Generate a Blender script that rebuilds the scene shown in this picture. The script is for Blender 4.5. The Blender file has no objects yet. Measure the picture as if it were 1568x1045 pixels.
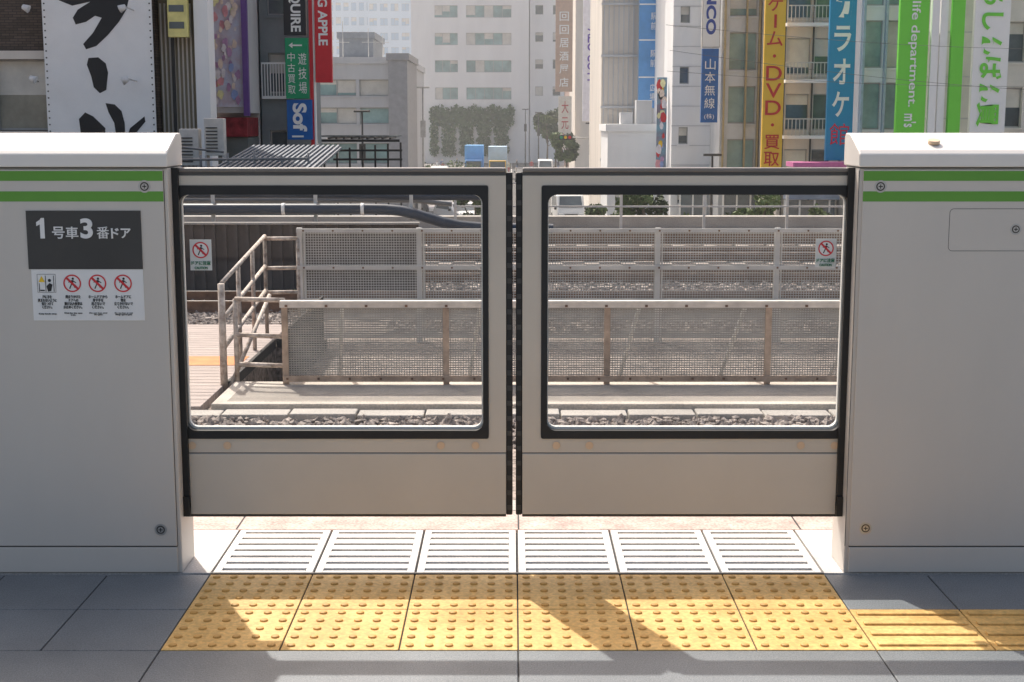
import bpy, math, random
import numpy as np
from mathutils import Vector, Matrix
random.seed(7); R=random.Random(11)
S=bpy.context.scene
C=bpy.context.collection
S.view_settings.view_transform='Standard'; S.view_settings.look='None'; S.view_settings.exposure=0

# ---------------------------------------------------------------- materials
MATS={}
def mat(name,col,rough=0.6,var=0.12,vs=3.0,bump=0.0,bs=40.0,metal=0.0,stretch=None,spec=0.5,fine=0.0,fs=150.0,col2=None):
    if name in MATS: return MATS[name]
    m=bpy.data.materials.new(name); m.use_nodes=True; MATS[name]=m
    nt=m.node_tree; b=nt.nodes['Principled BSDF']
    tc=nt.nodes.new('ShaderNodeTexCoord'); mp=nt.nodes.new('ShaderNodeMapping')
    nt.links.new(tc.outputs['Object'],mp.inputs['Vector'])
    if stretch: mp.inputs['Scale'].default_value=stretch
    n=nt.nodes.new('ShaderNodeTexNoise'); n.inputs['Scale'].default_value=vs; n.inputs['Detail'].default_value=6; n.inputs['Roughness'].default_value=.62
    nt.links.new(mp.outputs[0],n.inputs['Vector'])
    mr=nt.nodes.new('ShaderNodeMapRange'); mr.inputs['From Min'].default_value=.3; mr.inputs['From Max'].default_value=.7
    nt.links.new(n.outputs['Fac'],mr.inputs['Value'])
    mx=nt.nodes.new('ShaderNodeMix'); mx.data_type='RGBA'
    c2=col2 if col2 else tuple(min(1,c*(1+var)) for c in col)
    mx.inputs['A'].default_value=tuple(c*(1-var) for c in col)+(1,) 
    mx.inputs['B'].default_value=tuple(c2)+(1,)
    nt.links.new(mr.outputs[0],mx.inputs['Factor'])
    out=mx.outputs['Result']
    if fine>0:
        n2=nt.nodes.new('ShaderNodeTexNoise'); n2.inputs['Scale'].default_value=fs; n2.inputs['Detail'].default_value=3
        nt.links.new(tc.outputs['Object'],n2.inputs['Vector'])
        mr2=nt.nodes.new('ShaderNodeMapRange'); mr2.inputs['From Min'].default_value=.35; mr2.inputs['From Max'].default_value=.65
        mr2.inputs['To Min'].default_value=1-fine; mr2.inputs['To Max'].default_value=1+fine
        nt.links.new(n2.outputs['Fac'],mr2.inputs['Value'])
        vm=nt.nodes.new('ShaderNodeVectorMath'); vm.operation='SCALE'
        nt.links.new(out,vm.inputs[0]); nt.links.new(mr2.outputs[0],vm.inputs['Scale']); out=vm.outputs[0]
    nt.links.new(out,b.inputs['Base Color'])
    b.inputs['Roughness'].default_value=rough; b.inputs['Metallic'].default_value=metal
    b.inputs['Specular IOR Level'].default_value=spec
    if bump>0:
        n3=nt.nodes.new('ShaderNodeTexNoise'); n3.inputs['Scale'].default_value=bs; n3.inputs['Detail'].default_value=4
        nt.links.new(tc.outputs['Object'],n3.inputs['Vector'])
        bp=nt.nodes.new('ShaderNodeBump'); bp.inputs['Strength'].default_value=bump; bp.inputs['Distance'].default_value=.02
        nt.links.new(n3.outputs['Fac'],bp.inputs['Height']); nt.links.new(bp.outputs[0],b.inputs['Normal'])
    return m
def brickmat(name,c1,c2,mortar,sx=.25,sz=.08):
    m=mat(name,c1,.8)
    nt=m.node_tree; b=nt.nodes['Principled BSDF']
    tc=nt.nodes.new('ShaderNodeTexCoord'); sp=nt.nodes.new('ShaderNodeSeparateXYZ'); cb=nt.nodes.new('ShaderNodeCombineXYZ')
    nt.links.new(tc.outputs['Object'],sp.inputs[0])
    nt.links.new(sp.outputs['X'],cb.inputs['X']); nt.links.new(sp.outputs['Z'],cb.inputs['Y'])
    br=nt.nodes.new('ShaderNodeTexBrick'); br.inputs['Scale'].default_value=1
    br.inputs['Brick Width'].default_value=sx; br.inputs['Row Height'].default_value=sz; br.inputs['Mortar Size'].default_value=.008
    br.inputs['Color1'].default_value=c1+(1,); br.inputs['Color2'].default_value=c2+(1,); br.inputs['Mortar'].default_value=mortar+(1,)
    nt.links.new(cb.outputs[0],br.inputs['Vector']); nt.links.new(br.outputs['Color'],b.inputs['Base Color'])
    return m
def glassmat(name,tint=(.9,.95,.94)):
    m=bpy.data.materials.new(name); m.use_nodes=True; nt=m.node_tree
    for n in list(nt.nodes): nt.nodes.remove(n)
    o=nt.nodes.new('ShaderNodeOutputMaterial'); t=nt.nodes.new('ShaderNodeBsdfTransparent'); g=nt.nodes.new('ShaderNodeBsdfGlossy')
    t.inputs[0].default_value=tint+(1,); g.inputs['Roughness'].default_value=.02
    f=nt.nodes.new('ShaderNodeLayerWeight'); f.inputs['Blend'].default_value=.5
    p=nt.nodes.new('ShaderNodeMath'); p.operation='POWER'; p.inputs[1].default_value=4
    q=nt.nodes.new('ShaderNodeMath'); q.operation='MULTIPLY_ADD'; q.inputs[1].default_value=.6; q.inputs[2].default_value=.04
    nt.links.new(f.outputs['Facing'],p.inputs[0]); nt.links.new(p.outputs[0],q.inputs[0])
    x=nt.nodes.new('ShaderNodeMixShader'); nt.links.new(q.outputs[0],x.inputs[0]); nt.links.new(t.outputs[0],x.inputs[1]); nt.links.new(g.outputs[0],x.inputs[2])
    nt.links.new(x.outputs[0],o.inputs[0]); return m

# ---------------------------------------------------------------- mesh helpers
def empty(name,loc=(0,0,0)):
    e=bpy.data.objects.new(name,None); e.empty_display_size=.3; e.location=loc; C.objects.link(e); return e
def mobj(name,v,f,m,parent=None,smooth=False,bevel=0):
    me=bpy.data.meshes.new(name); me.from_pydata([tuple(a) for a in v],[],f); me.update()
    if smooth:
        for p in me.polygons: p.use_smooth=True
    o=bpy.data.objects.new(name,me); C.objects.link(o)
    if m: me.materials.append(m)
    if parent: o.parent=parent
    if bevel>0:
        b=o.modifiers.new('b','BEVEL'); b.width=bevel; b.segments=2; b.limit_method='ANGLE'
    return o
def boxes(name,L,m,parent=None,bevel=0):
    v=[];f=[]
    for (a,b,c,d,e,g) in L:
        n=len(v)
        v+=[(a,c,e),(b,c,e),(b,d,e),(a,d,e),(a,c,g),(b,c,g),(b,d,g),(a,d,g)]
        f+=[(n,n+3,n+2,n+1),(n+4,n+5,n+6,n+7),(n,n+1,n+5,n+4),(n+1,n+2,n+6,n+5),(n+2,n+3,n+7,n+6),(n+3,n,n+4,n+7)]
    return mobj(name,v,f,m,parent,bevel=bevel)
def extrX(name,prof,x0,x1,m,parent=None,bevel=0):
    n=len(prof); v=[(x0,y,z) for y,z in prof]+[(x1,y,z) for y,z in prof]
    f=[tuple(range(n-1,-1,-1)),tuple(range(n,2*n))]+[(i,(i+1)%n,n+(i+1)%n,n+i) for i in range(n)]
    return mobj(name,v,f,m,parent,bevel=bevel)
def poly(name,pts,y,m,parent=None):
    return mobj(name,[(x,y,z) for x,z in pts],[tuple(range(len(pts)))],m,parent)
def polys(name,PL,y,m,parent=None):
    v=[];f=[]
    for P in PL:
        n=len(v); v+=[(x,y,z) for x,z in P]; f.append(tuple(range(n,n+len(P))))
    return mobj(name,v,f,m,parent)
def circ(cx,cz,r,n=24): return [(cx+r*math.cos(2*math.pi*i/n),cz+r*math.sin(2*math.pi*i/n)) for i in range(n)]
def ring(name,cx,cz,r0,r1,y,m,parent=None,n=32,off=0):
    v=[];f=[]
    for i in range(n):
        a=2*math.pi*i/n+off
        v+=[(cx+r0*math.cos(a),y,cz+r0*math.sin(a)),(cx+r1*math.cos(a),y,cz+r1*math.sin(a))]
        j=(i+1)%n; f.append((2*i,2*j,2*j+1,2*i+1))
    return mobj(name,v,f,m,parent)
def tube(name,P0,P1,r,m,parent=None,n=12,r1=None):
    return tubes(name,[(P0,P1,r,r if r1 is None else r1)],m,parent,n)
def tubes(name,L,m,parent=None,n=10):
    v=[];f=[]
    for (a,b,r0,r1) in L:
        a=Vector(a);b=Vector(b);d=(b-a).normalized(); u=d.orthogonal().normalized(); w=d.cross(u); k=len(v)
        for i in range(n):
            t=2*math.pi*i/n; q=u*math.cos(t)+w*math.sin(t)
            v+=[a+q*r0,b+q*r1]
        for i in range(n):
            j=(i+1)%n; f.append((k+2*i,k+2*j,k+2*j+1,k+2*i+1))
        f.append(tuple(k+2*i for i in range(n-1,-1,-1))); f.append(tuple(k+2*i+1 for i in range(n)))
    o=mobj(name,v,f,m,parent)
    for p in o.data.polygons:
        p.use_smooth=len(p.vertices)==4
    return o
def pathtube(name,pts,r,m,parent=None):
    cu=bpy.data.curves.new(name,'CURVE'); cu.dimensions='3D'; sp=cu.splines.new('POLY'); sp.points.add(len(pts)-1)
    for i,p in enumerate(pts): sp.points[i].co=tuple(p)+(1,)
    cu.bevel_depth=r; cu.bevel_resolution=3
    o=bpy.data.objects.new(name,cu); C.objects.link(o); cu.materials.append(m); o.parent=parent; return o
def rrect(x0,x1,z0,z1,r,n=8):
    P=[]
    for cx,cz,a0 in ((x1-r,z1-r,0),(x0+r,z1-r,90),(x0+r,z0+r,180),(x1-r,z0+r,270)):
        for i in range(n+1):
            a=math.radians(a0+90*i/n); P.append((cx+r*math.cos(a),cz+r*math.sin(a)))
    return P
def plate(name,outer,holes,y0,y1,m,parent=None):
    cu=bpy.data.curves.new(name,'CURVE'); cu.dimensions='2D'; cu.fill_mode='BOTH'; cu.extrude=abs(y1-y0)/2
    for P in [outer]+holes:
        sp=cu.splines.new('POLY'); sp.points.add(len(P)-1); sp.use_cyclic_u=True
        for i,(a,b) in enumerate(P): sp.points[i].co=(a,b,0,1)
    o=bpy.data.objects.new(name,cu); C.objects.link(o); cu.materials.append(m)
    o.rotation_euler=(math.pi/2,0,0); o.location=(0,(y0+y1)/2,0); o.parent=parent; return o
def rect(a,b,c,d): return [(a,c),(b,c),(b,d),(a,d)]
def text(body,cx,y,cz,w,h,m,parent=None,rot=0,name='lettering',bold=0.0):
    cu=bpy.data.curves.new(name,'FONT'); cu.body=body; cu.align_x='CENTER'; cu.align_y='CENTER'; cu.size=1; cu.extrude=.002; cu.offset=bold
    cu.space_line=.95
    o=bpy.data.objects.new(name,cu); C.objects.link(o); cu.materials.append(m)
    bpy.context.view_layer.update()
    bb=[Vector(c) for c in o.bound_box]
    bw=max(c.x for c in bb)-min(c.x for c in bb); bh=max(c.y for c in bb)-min(c.y for c in bb)
    mx=(max(c.x for c in bb)+min(c.x for c in bb))/2; my=(max(c.y for c in bb)+min(c.y for c in bb))/2
    if bw<1e-4 or bh<1e-4: return o
    sx,sz=(w/bw,h/bh) if rot==0 else (h/bw,w/bh)
    r=math.radians(rot)
    M=Matrix.Translation((cx,y,cz))@Matrix.Rotation(r,4,'Y')@Matrix.Rotation(math.pi/2,4,'X')@Matrix.Diagonal((sx,sz,1,1))@Matrix.Translation((-mx,-my,0))
    o.matrix_world=M
    if parent: o.parent=parent
    return o
def vtext(s,x0,x1,y,z0,z1,m,parent,fill=.82,bold=.008):
    n=len(s); st=(z1-z0)/n
    for i,ch in enumerate(s):
        cz=z1-st*(i+.5); w=(x1-x0)*fill; h=st*fill
        if ch in '・.':
            poly('dot',circ((x0+x1)/2,cz,(x1-x0)*.09,12),y,m,parent); continue
        if ch=='ー':
            boxes('stroke',[((x0+x1)/2-w*.08,(x0+x1)/2+w*.08,y-.01,y,cz-h*.45,cz+h*.45)],m,parent); continue
        text(ch,(x0+x1)/2,y,cz,w,h,m,parent,bold=bold)

# ---------------------------------------------------------------- palette
beige=mat('gate_paint',(.61,.565,.51),.42,.05,1.5,bump=.03,bs=300,stretch=(1,1,.35))
beigeleaf=mat('gate_leaf_paint',(.62,.56,.475),.4,.05,2,bump=.03,bs=300)
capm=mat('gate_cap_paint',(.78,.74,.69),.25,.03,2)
dgrey=mat('dark_grey_plastic',(.05,.048,.046),.45,.1,5)
black=mat('black_rubber',(.012,.012,.013),.5,.2,8)
green=mat('line_green',(.12,.34,.04),.4,.05,3)
white=mat('white_film',(.82,.81,.79),.5,.03,3)
red=mat('sign_red',(.65,.03,.04),.5,.05,3)
yel=mat('sign_yellow',(.85,.55,.02),.5,.05,3)
steel=mat('screw_steel',(.5,.5,.5),.28,.1,20,metal=.9)
ink=mat('ink_black',(.02,.02,.022),.5,.1,3)
peach=mat('plug_peach',(.72,.52,.34),.5,.05,3)
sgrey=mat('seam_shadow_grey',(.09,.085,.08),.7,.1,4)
glass=glassmat('gate_glass',(.97,.98,.97))

# ================================================================ PLATFORM
slab=mat('platform_floor_tile',(.185,.20,.21),.45,.25,1.3,bump=.12,bs=120,fine=.28,fs=260)
slab2=mat('platform_light_tile',(.50,.48,.46),.6,.16,6,bump=.1,bs=150,fine=.15)
pink=mat('platform_edge_paving',(.44,.33,.29),.7,.3,9,bump=.2,bs=90,fine=.25,fs=90)
grout=mat('grout',(.045,.045,.045),.9,.2,5)
conc=mat('concrete',(.38,.355,.325),.85,.2,1.2,bump=.3,bs=30,fine=.15,fs=60)
TX0,TW=-.963,.3267
plat=empty('platform')
boxes('platform_body',[(-14,14,-6,5.12,-1.6,-.012)],conc,plat)
boxes('grout_bed',[(-14,14,-6,4.268,-.011,-.004)],grout,plat)
T=[];g=.0022
for r0,r1 in ((3.625,3.948),(3.948,4.268)):
    for i in range(1,40):
        T.append((TX0-TW*i+g,TX0-TW*(i-1)-g,r0+g,r1-g,-.010,R.uniform(-.0006,.0004)))
        a=TX0+TW*6
        if r0>3.9: T.append((a+TW*(i-1)+g,a+TW*i-g,r0+g,r1-g,-.010,0))
for j in range(14):
    y1=3.625-.655*j
    for i in range(-14,14):
        T.append((TX0+.98*i+g,TX0+.98*(i+1)-g,y1-.655+g,y1-g,-.010,0))
boxes('floor_tiles',T,slab,plat,bevel=.002)
boxes('edge_strip',[(-14,14,4.765,5.0,-.011,0)],pink,plat)
boxes('edge_coping',[(-14,14,5.003,5.15,-.09,.002)],conc,plat,bevel=.006)
boxes('edge_joints',[(x,x+.006,4.766,4.999,0.0005,.0012) for x in (-2.6,-1.8,-.98,.02,1.02,1.82,2.6)],grout,plat)
boxes('side_light_tiles',[(-9,TX0-.004,4.285,4.76,-.011,0),(TX0+6*TW+.004,9,4.285,4.76,-.011,0)],slab2,plat)

ty=mat('tactile_yellow',(.66,.39,.11),.6,.16,5,bump=.12,bs=120,fine=.16,fs=70,col2=(.82,.53,.19))
tyd=mat('tactile_dome',(.60,.33,.085),.6,.2,12)
tp=empty('tactile_paving')
TT=[(TX0+TW*i+g,TX0+TW*(i+1)-g,r0+g,r1-g,-.010,.001) for i in range(6) for r0,r1 in ((3.625,3.948),(3.948,4.268))]
a=TX0+TW*6
TT+=[(a+TW*i+g,a+TW*(i+1)-g,3.625+g,3.948-g,-.010,.001) for i in range(20)]
boxes('yellow_tiles',TT,ty,tp,bevel=.0015)
v=[];f=[]
def dome(cx,cy):
    k=len(v);n=12
    for r,z in ((.0125,.0008),(.0108,.0055),(.0065,.007)):
        for i in range(n):
            t=2*math.pi*i/n; v.append((cx+r*math.cos(t),cy+r*math.sin(t),z))
    for q in range(2):
        for i in range(n):
            j=(i+1)%n; f.append((k+q*n+i,k+q*n+j,k+q*n+n+j,k+q*n+n+i))
    f.append(tuple(k+2*n+i for i in range(n)))
for i in range(6):
    for r0 in (3.625,3.948):
        for p in range(6):
            for q in range(5):
                dome(TX0+TW*i+TW*(p+.5)/6,r0+.3215*(q+.5)/5)
mobj('warning_domes',v,f,tyd,tp)
boxes('guiding_bars',[(a+TW*i+.014,a+TW*(i+1)-.014,3.625+.0804*(q+.5)-.013,3.625+.0804*(q+.5)+.013,.0008,.0072) for i in range(20) for q in range(4)],ty,tp,bevel=.003)

gr=empty('platform_grating')
gm=mat('grating_concrete',(.60,.585,.56),.6,.12,8,bump=.1,bs=150,fine=.12)
pit=mat('grating_pit',(.04,.04,.042),.9,.1,4)
G=[]
for i in range(6):
    x0=TX0+TW*i+.004; x1=TX0+TW*(i+1)-.004; y0,y1=4.286,4.757
    G+=[(x0,x0+.024,y0,y1,-.03,.001),(x1-.024,x1,y0,y1,-.03,.001)]
    n=7; step=(y1-y0)/n
    for q in range(n+1):
        c=y0+step*q; b0=max(y0,c-.022); b1=min(y1,c+.022)
        G.append((x0+.0242,x1-.0242,b0,b1,-.03,.001))
boxes('grating_bars',G,gm,gr,bevel=.002)
boxes('pit_bottom',[(TX0,TX0+6*TW,4.286,4.757,-.0105,-.0095)],pit,gr)
boxes('edge_rail',[(TX0,TX0+6*TW,4.271,4.283,-.01,.003)],dgrey,gr)

# ================================================================ GATES
def housing(sgn,xe,x_out):
    e=empty('platform_gate_housing')
    a,b=(x_out,xe) if sgn<0 else (xe,x_out)
    boxes('core',[(a,b,4.286,4.46,.0,1.288)],beige,e,bevel=.004)
    fe=xe+(-.013 if sgn<0 else .013)
    p0,p1=(a,fe) if sgn<0 else (fe,b)
    boxes('front_panel',[(p0,p1,4.279,4.2855,.091,1.2835)],beige,e,bevel=.002)
    boxes('plinth_panel',[(p0-0.0,p1,4.277,4.2855,.004,.0865)],beige,e,bevel=.002)
    boxes('panel_seam',[(p0,p1,4.2842,4.2858,.0866,.0909),(min(fe,xe)-.0,min(fe,xe)+.002,4.2848,4.2856,.09,1.28)],sgrey,e)
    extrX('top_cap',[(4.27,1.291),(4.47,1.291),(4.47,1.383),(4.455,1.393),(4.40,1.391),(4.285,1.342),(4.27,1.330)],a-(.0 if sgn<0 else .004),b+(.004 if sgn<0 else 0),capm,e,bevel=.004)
    boxes('cap_seam',[(a+.001,b-.001,4.28,4.45,1.2882,1.2908)],sgrey,e)
    boxes('green_line_upper',[(p0,p1,4.2782,4.2789,1.249,1.279)],green,e)
    boxes('green_line_lower',[(p0,p1,4.2782,4.2789,1.186,1.217)],green,e)
    s0,s1=(xe,xe+.02) if sgn<0 else (xe-.02,xe)
    boxes('edge_seal',[(s0,s1,4.332,4.347,.2,1.287)],black,e)
    boxes('seal_block',[(s0,s1,4.325,4.41,.175,.24)],black,e)
    return e
def screw(cx,cz,y,parent,r=.019):
    ring('lock_ring',cx,cz,r*.72,r,y-.0012,steel,parent)
    poly('lock_disc',circ(cx,cz,r*.72),y-.0009,dgrey,parent)
    poly('lock_core',circ(cx,cz,r*.5),y-.0018,steel,parent)
    polys('lock_slot',[rect(cx-r*.35,cx+r*.35,cz-.0015,cz+.0015)],y-.0022,ink,parent)
    polys('lock_slot_b',[rect(cx-.0015,cx+.0015,cz-r*.35,cz+r*.35)],y-.0024,ink,parent)
HL=housing(-1,-1.055,-4.2)
HR=housing(1,1.062,4.2)
screw(-1.125,1.232,4.279,HL); screw(-1.118,.145,4.279,HL)
screw(1.128,1.232,4.279,HR); screw(1.125,.150,4.279,HR)
pl=rrect(1.345,1.75,1.035,1.163,.012)
plate('hatch_gap',rrect(1.3435,1.7515,1.0335,1.1645,.0135),[pl],4.2786,4.279,sgrey,HR)
screw(1.549,1.101,4.2785,HR,.017)
tube('cap_button',(1.30,4.33,1.361),(1.30,4.327,1.372),.018,peach,HR)
isg=empty('car_number_sign')
boxes('dark_panel',[(-1.492,-1.14,4.2755,4.2788,.978,1.158)],dgrey,isg)
ytx=4.2740
polys('digit_one',[[(-1.450,1.073),(-1.436,1.073),(-1.436,1.136),(-1.446,1.136),(-1.450,1.130)],[(-1.4502,1.130),(-1.4502,1.116),(-1.461,1.111),(-1.461,1.123)]],ytx,white,isg)
for ch,cx,cz,w,h,bo in (('号',-1.394,1.091,.038,.037,.012),('車',-1.352,1.091,.038,.037,.008),('3',-1.307,1.104,.038,.062,.03),('番',-1.257,1.091,.038,.037,.003),('ド',-1.220,1.089,.024,.032,.02),('ア',-1.187,1.089,.030,.030,.02)):
    text(ch,cx,ytx,cz,w,h,white,isg,bold=bo)
lab=empty('warning_label')
boxes('white_sheet',[(-1.485,-1.140,4.2770,4.2789,.818,.9775)],white,lab)
def person(cx,cz,s,y,parent,k=0):
    P=[circ(cx+.1*s,cz+.62*s,.16*s,12)]
    P.append([(cx-.05*s,cz+.45*s),(cx+.2*s,cz+.4*s),(cx+.12*s,cz-.1*s),(cx-.18*s,cz-.1*s)])
    P.append([(cx-.18*s,cz-.1*s),(cx-.02*s,cz-.1*s),(cx-.3*s,cz-.75*s),(cx-.45*s,cz-.68*s)])
    P.append([(cx+.0*s,cz-.1*s),(cx+.14*s,cz-.1*s),(cx+.42*s,cz-.5*s),(cx+.3*s,cz-.62*s)])
    P.append([(cx-.05*s,cz+.42*s),(cx-.5*s,cz+.2*s),(cx-.5*s,cz+.08*s),(cx-.02*s,cz+.25*s)])
    P.append([(cx+.15*s,cz+.38*s),(cx+.55*s,cz+.1*s),(cx+.48*s,cz+.02*s),(cx+.1*s,cz+.25*s)])
    polys('pictogram_person',P,y,ink,parent)
def prohibit(cx,cz,r,y,parent,k=0):
    person(cx,cz,r*.85,y-.0002,parent,k)
    ring('prohibition_ring',cx,cz,r*.84,r,y-.0006,red,parent)
    d=r*.86*.707; t=r*.09
    polys('prohibition_bar',[[(cx-d-t,cz+d-t),(cx-d+t,cz+d+t),(cx+d+t,cz-d+t),(cx+d-t,cz-d-t)]],y-.0009,red,parent)
yl=4.2766
for i,cx in enumerate((-1.360,-1.282,-1.203)): prohibit(cx,.934,.0275,yl,lab,i)
ring('frame_line',-1.4395,.934,.039,.0405,yl-.0003,ink,lab,4,math.pi/4)
polys('warning_triangle',[[(-1.464,.938),(-1.444,.938),(-1.454,.957)]],yl-.0006,yel,lab)
polys('pictogram_door',[rect(-1.463,-1.461,.908,.934),rect(-1.443,-1.441,.908,.958),rect(-1.418,-1.416,.908,.958),[(-1.440,.925),(-1.430,.935),(-1.421,.930),(-1.426,.910),(-1.436,.908)],circ(-1.430,.943,.005,10),rect(-1.460,-1.446,.910,.914)],yl-.0007,ink,lab)
JP=("戸に手を\n挟まれないように\n気をつけて\nください。","閉まりかけた\nドアへの\n駆け込み乗車は\nお止めください。","ホームドアから\n身や手を\n出さないで\nください。","ホームドアに\n物を\n立てかけないで\nください。")
EN=("Keep hands away.","Wait for the next\ntrain.","Do not lean over\nthe gate.","Do not lean or rest\nthings against gate.")
for i in range(4):
    cx=-1.4395+.0785*i
    text(JP[i],cx,yl,.876,.058,.042,ink,lab)
    text(EN[i],cx,yl,.8385,.056,.010 if i else .006,ink,lab)

def leaf(x0,x1,gx0,gx1,bx0,bx1,seal):
    e=empty('platform_gate_door')
    hole=rrect(bx0,bx1,.425,1.232,.006,3)
    plate('frame',rect(x0,x1,.380,1.262),[hole],4.35,4.395,beigeleaf,e)
    plate('gasket',rrect(bx0+.0006,bx1-.0006,.4256,1.2314,.006,3),[rrect(gx0,gx1,.452,1.203,.028)],4.346,4.392,black,e)
    plate('sunlit_glazing_bead',rrect(gx0-.002,gx1+.002,.450,1.205,.028),[rrect(gx0+.003,gx1-.005,.460,1.2015,.026)],4.372,4.388,mat('bead_sunlit_white',(.75,.75,.73),.35,.03,4),e)  # inner frame bead; white colour and uneven width stand for sunlight on its edges
    mobj('glass',[(gx0-.003,4.369,.446),(gx1+.003,4.369,.446),(gx1+.003,4.369,1.209),(gx0-.003,4.369,1.209)],[(0,1,2,3)],glass,e)
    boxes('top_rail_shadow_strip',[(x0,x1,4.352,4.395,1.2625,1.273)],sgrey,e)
    boxes('top_rail',[(x0,x1,4.348,4.400,1.2735,1.286)],mat('rail_dark',(.2,.18,.165),.4,.1,5),e,bevel=.003)
    boxes('lower_panel',[(x0,x1,4.347,4.40,.176,.3765)],beigeleaf,e,bevel=.003)
    boxes('kick_strip',[(x0,x1,4.352,4.395,.3768,.3797)],sgrey,e)
    boxes('bottom_channel',[(x0,x1,4.355,4.39,.166,.1755)],dgrey,e)
    s0,s1=seal
    boxes('meeting_edge',[(s0,s1,4.352,4.392,.172,1.272)],black,e,bevel=.004)
    boxes('meeting_edge_ribs',[(s0+.003,s1-.003,4.3495,4.352,.19+i*.049,.205+i*.049) for i in range(22)],dgrey,e)
    return e
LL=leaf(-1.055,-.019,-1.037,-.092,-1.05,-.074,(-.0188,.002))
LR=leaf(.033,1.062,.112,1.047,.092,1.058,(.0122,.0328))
def plugs(L,e):
    for x in L:
        poly('plug_cap',circ(x,.4035,.0125,20),4.3468,peach,e)
plugs((-1.024,-.912,-.228,-.117),LL); plugs((.142,.248,.925,1.033),LR)
def caution(x0,x1,z0,z1,e):
    s=empty('caution_sticker')
    boxes('sticker_film',[(x0,x1,4.3648,4.3662,z0,z1)],mat('sticker_grey',(.72,.72,.69),.5,.03),s)
    cx=(x0+x1)/2; cz=z0+(z1-z0)*.66; r=(x1-x0)*.38
    poly('disc',circ(cx,cz,r),4.3644,white,s); prohibit(cx,cz,r,4.3642,s)
    text('ドアに注意',cx,4.3642,z0+(z1-z0)*.24,(x1-x0)*.88,.013,mat('txtgreen',(.03,.2,.1)),s,bold=.02)
    text('CAUTION',cx,4.3642,z0+(z1-z0)*.08,(x1-x0)*.6,.008,mat('txtgreen',(.03,.2,.1)),s,bold=.02)
caution(-1.013,-.945,.965,1.062,LL); caution(.955,1.019,.975,1.065,LR)

# ================================================================ VIADUCT, TRACKS
bal=mat('ballast_bed',(.27,.225,.195),.95,.35,3,bump=1.0,bs=14,fine=.5,fs=22)
vi=empty('railway_viaduct')
boxes('viaduct_body',[(-60,60,5.2,12.93,-5,-1.1),(-60,-2.66,12.93,15.5,-5,-1.1),(-2.12,60,12.93,15.5,-5,-1.1),(-60,60,15.5,33,-5,-1.1),(-2.66,-2.12,12.93,15.5,-5,-3.4)],bal,vi)
lconc=mat('walkway_concrete',(.50,.45,.39),.85,.22,1.6,bump=.3,bs=40,fine=.15,fs=50)
wk=empty('trackside_walkway')
boxes('walkway_slab',[(-2.62,12,11.86,12.92,-1.25,-1.0)],lconc,wk,bevel=.01)
boxes('trough_lids',[(-4.8+.58*i,-4.8+.58*(i+1)-.014,11.60,11.83,-1.2,-1.045+.006*((i*7)%3)) for i in range(29)],conc,wk,bevel=.012)
boxes('walkway_grip_lines',[(-2.5,11.9,11.98+.055*i,12.0+.055*i,-.9995,-.9965) for i in range(13)],mat('walk_dark',(.38,.34,.30),.9,.2,3),wk)
boards=mat('boarded_deck',(.36,.30,.275),.8,.25,2,bump=.3,bs=30,stretch=(1,8,1))
bd=empty('boarded_crossing')
boxes('boards',[(-8,-2.72,11.9+.16*i,11.9+.16*(i+1)-.012,-1.2,-1.03) for i in range(31)],boards,bd,bevel=.004)
boxes('orange_marking',[(-8,-2.78,13.95,14.5,-1.0295,-1.026)],mat('orange_paint',(.58,.17,.03),.7,.2,5,col2=(.66,.24,.06)),bd)
st=empty('stairwell')
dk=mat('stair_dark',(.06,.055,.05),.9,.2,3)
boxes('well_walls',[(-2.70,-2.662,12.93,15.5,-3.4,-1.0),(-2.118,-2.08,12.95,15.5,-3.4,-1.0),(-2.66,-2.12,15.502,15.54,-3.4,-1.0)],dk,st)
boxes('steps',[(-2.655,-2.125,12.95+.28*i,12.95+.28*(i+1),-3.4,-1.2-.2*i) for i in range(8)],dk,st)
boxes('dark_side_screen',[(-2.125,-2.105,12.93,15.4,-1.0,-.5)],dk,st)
def rocks(name,rects,dens,size,m,z):
    import bmesh
    bm=bmesh.new(); bmesh.ops.create_icosphere(bm,subdivisions=1,radius=1)
    bv=np.array([v.co[:] for v in bm.verts]); bf=np.array([[v.index for v in f.verts] for f in bm.faces]); bm.free()
    rg=np.random.default_rng(5); V=[];F=[];k=0
    for (a,b,c,d) in rects:
        N=int((b-a)*(d-c)*dens)
        for i in range(N):
            s=size*(.6+.8*rg.random()); sc=s*(.7+.6*rg.random(3)); vv=bv*sc*(1+.25*rg.standard_normal((len(bv),1)))
            t=rg.random()*6.28; cs,sn=math.cos(t),math.sin(t)
            w=np.stack([vv[:,0]*cs-vv[:,1]*sn,vv[:,0]*sn+vv[:,1]*cs,vv[:,2]],1)+np.array([a+(b-a)*rg.random(),c+(d-c)*rg.random(),z+rg.random()*.03])
            V.append(w);F.append(bf+k);k+=len(bv)
    return mobj(name,np.concatenate(V).tolist(),np.concatenate(F).tolist(),m)
stone=mat('ballast_stone',(.29,.25,.225),.9,.5,9,fine=.3,fs=30)
rocks('ballast_gravel',[(-4.4,4.4,10.6,11.59),(-4.6,-2.75,16.9,19.6)],460,.028,stone,-1.10)
rocks('ballast_gravel',[(-1.5,7.5,16.3,22.5)],110,.035,stone,-1.09)
rails=empty('railway_track')
rust=mat('rusty_steel',(.17,.095,.06),.7,.35,8,metal=.2)
rtop=mat('rail_head',(.38,.35,.33),.4,.1,5,metal=.9)
slp=mat('sleeper_concrete',(.33,.285,.25),.9,.2,3)
RL=[];RT=[];SL=[]
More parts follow.
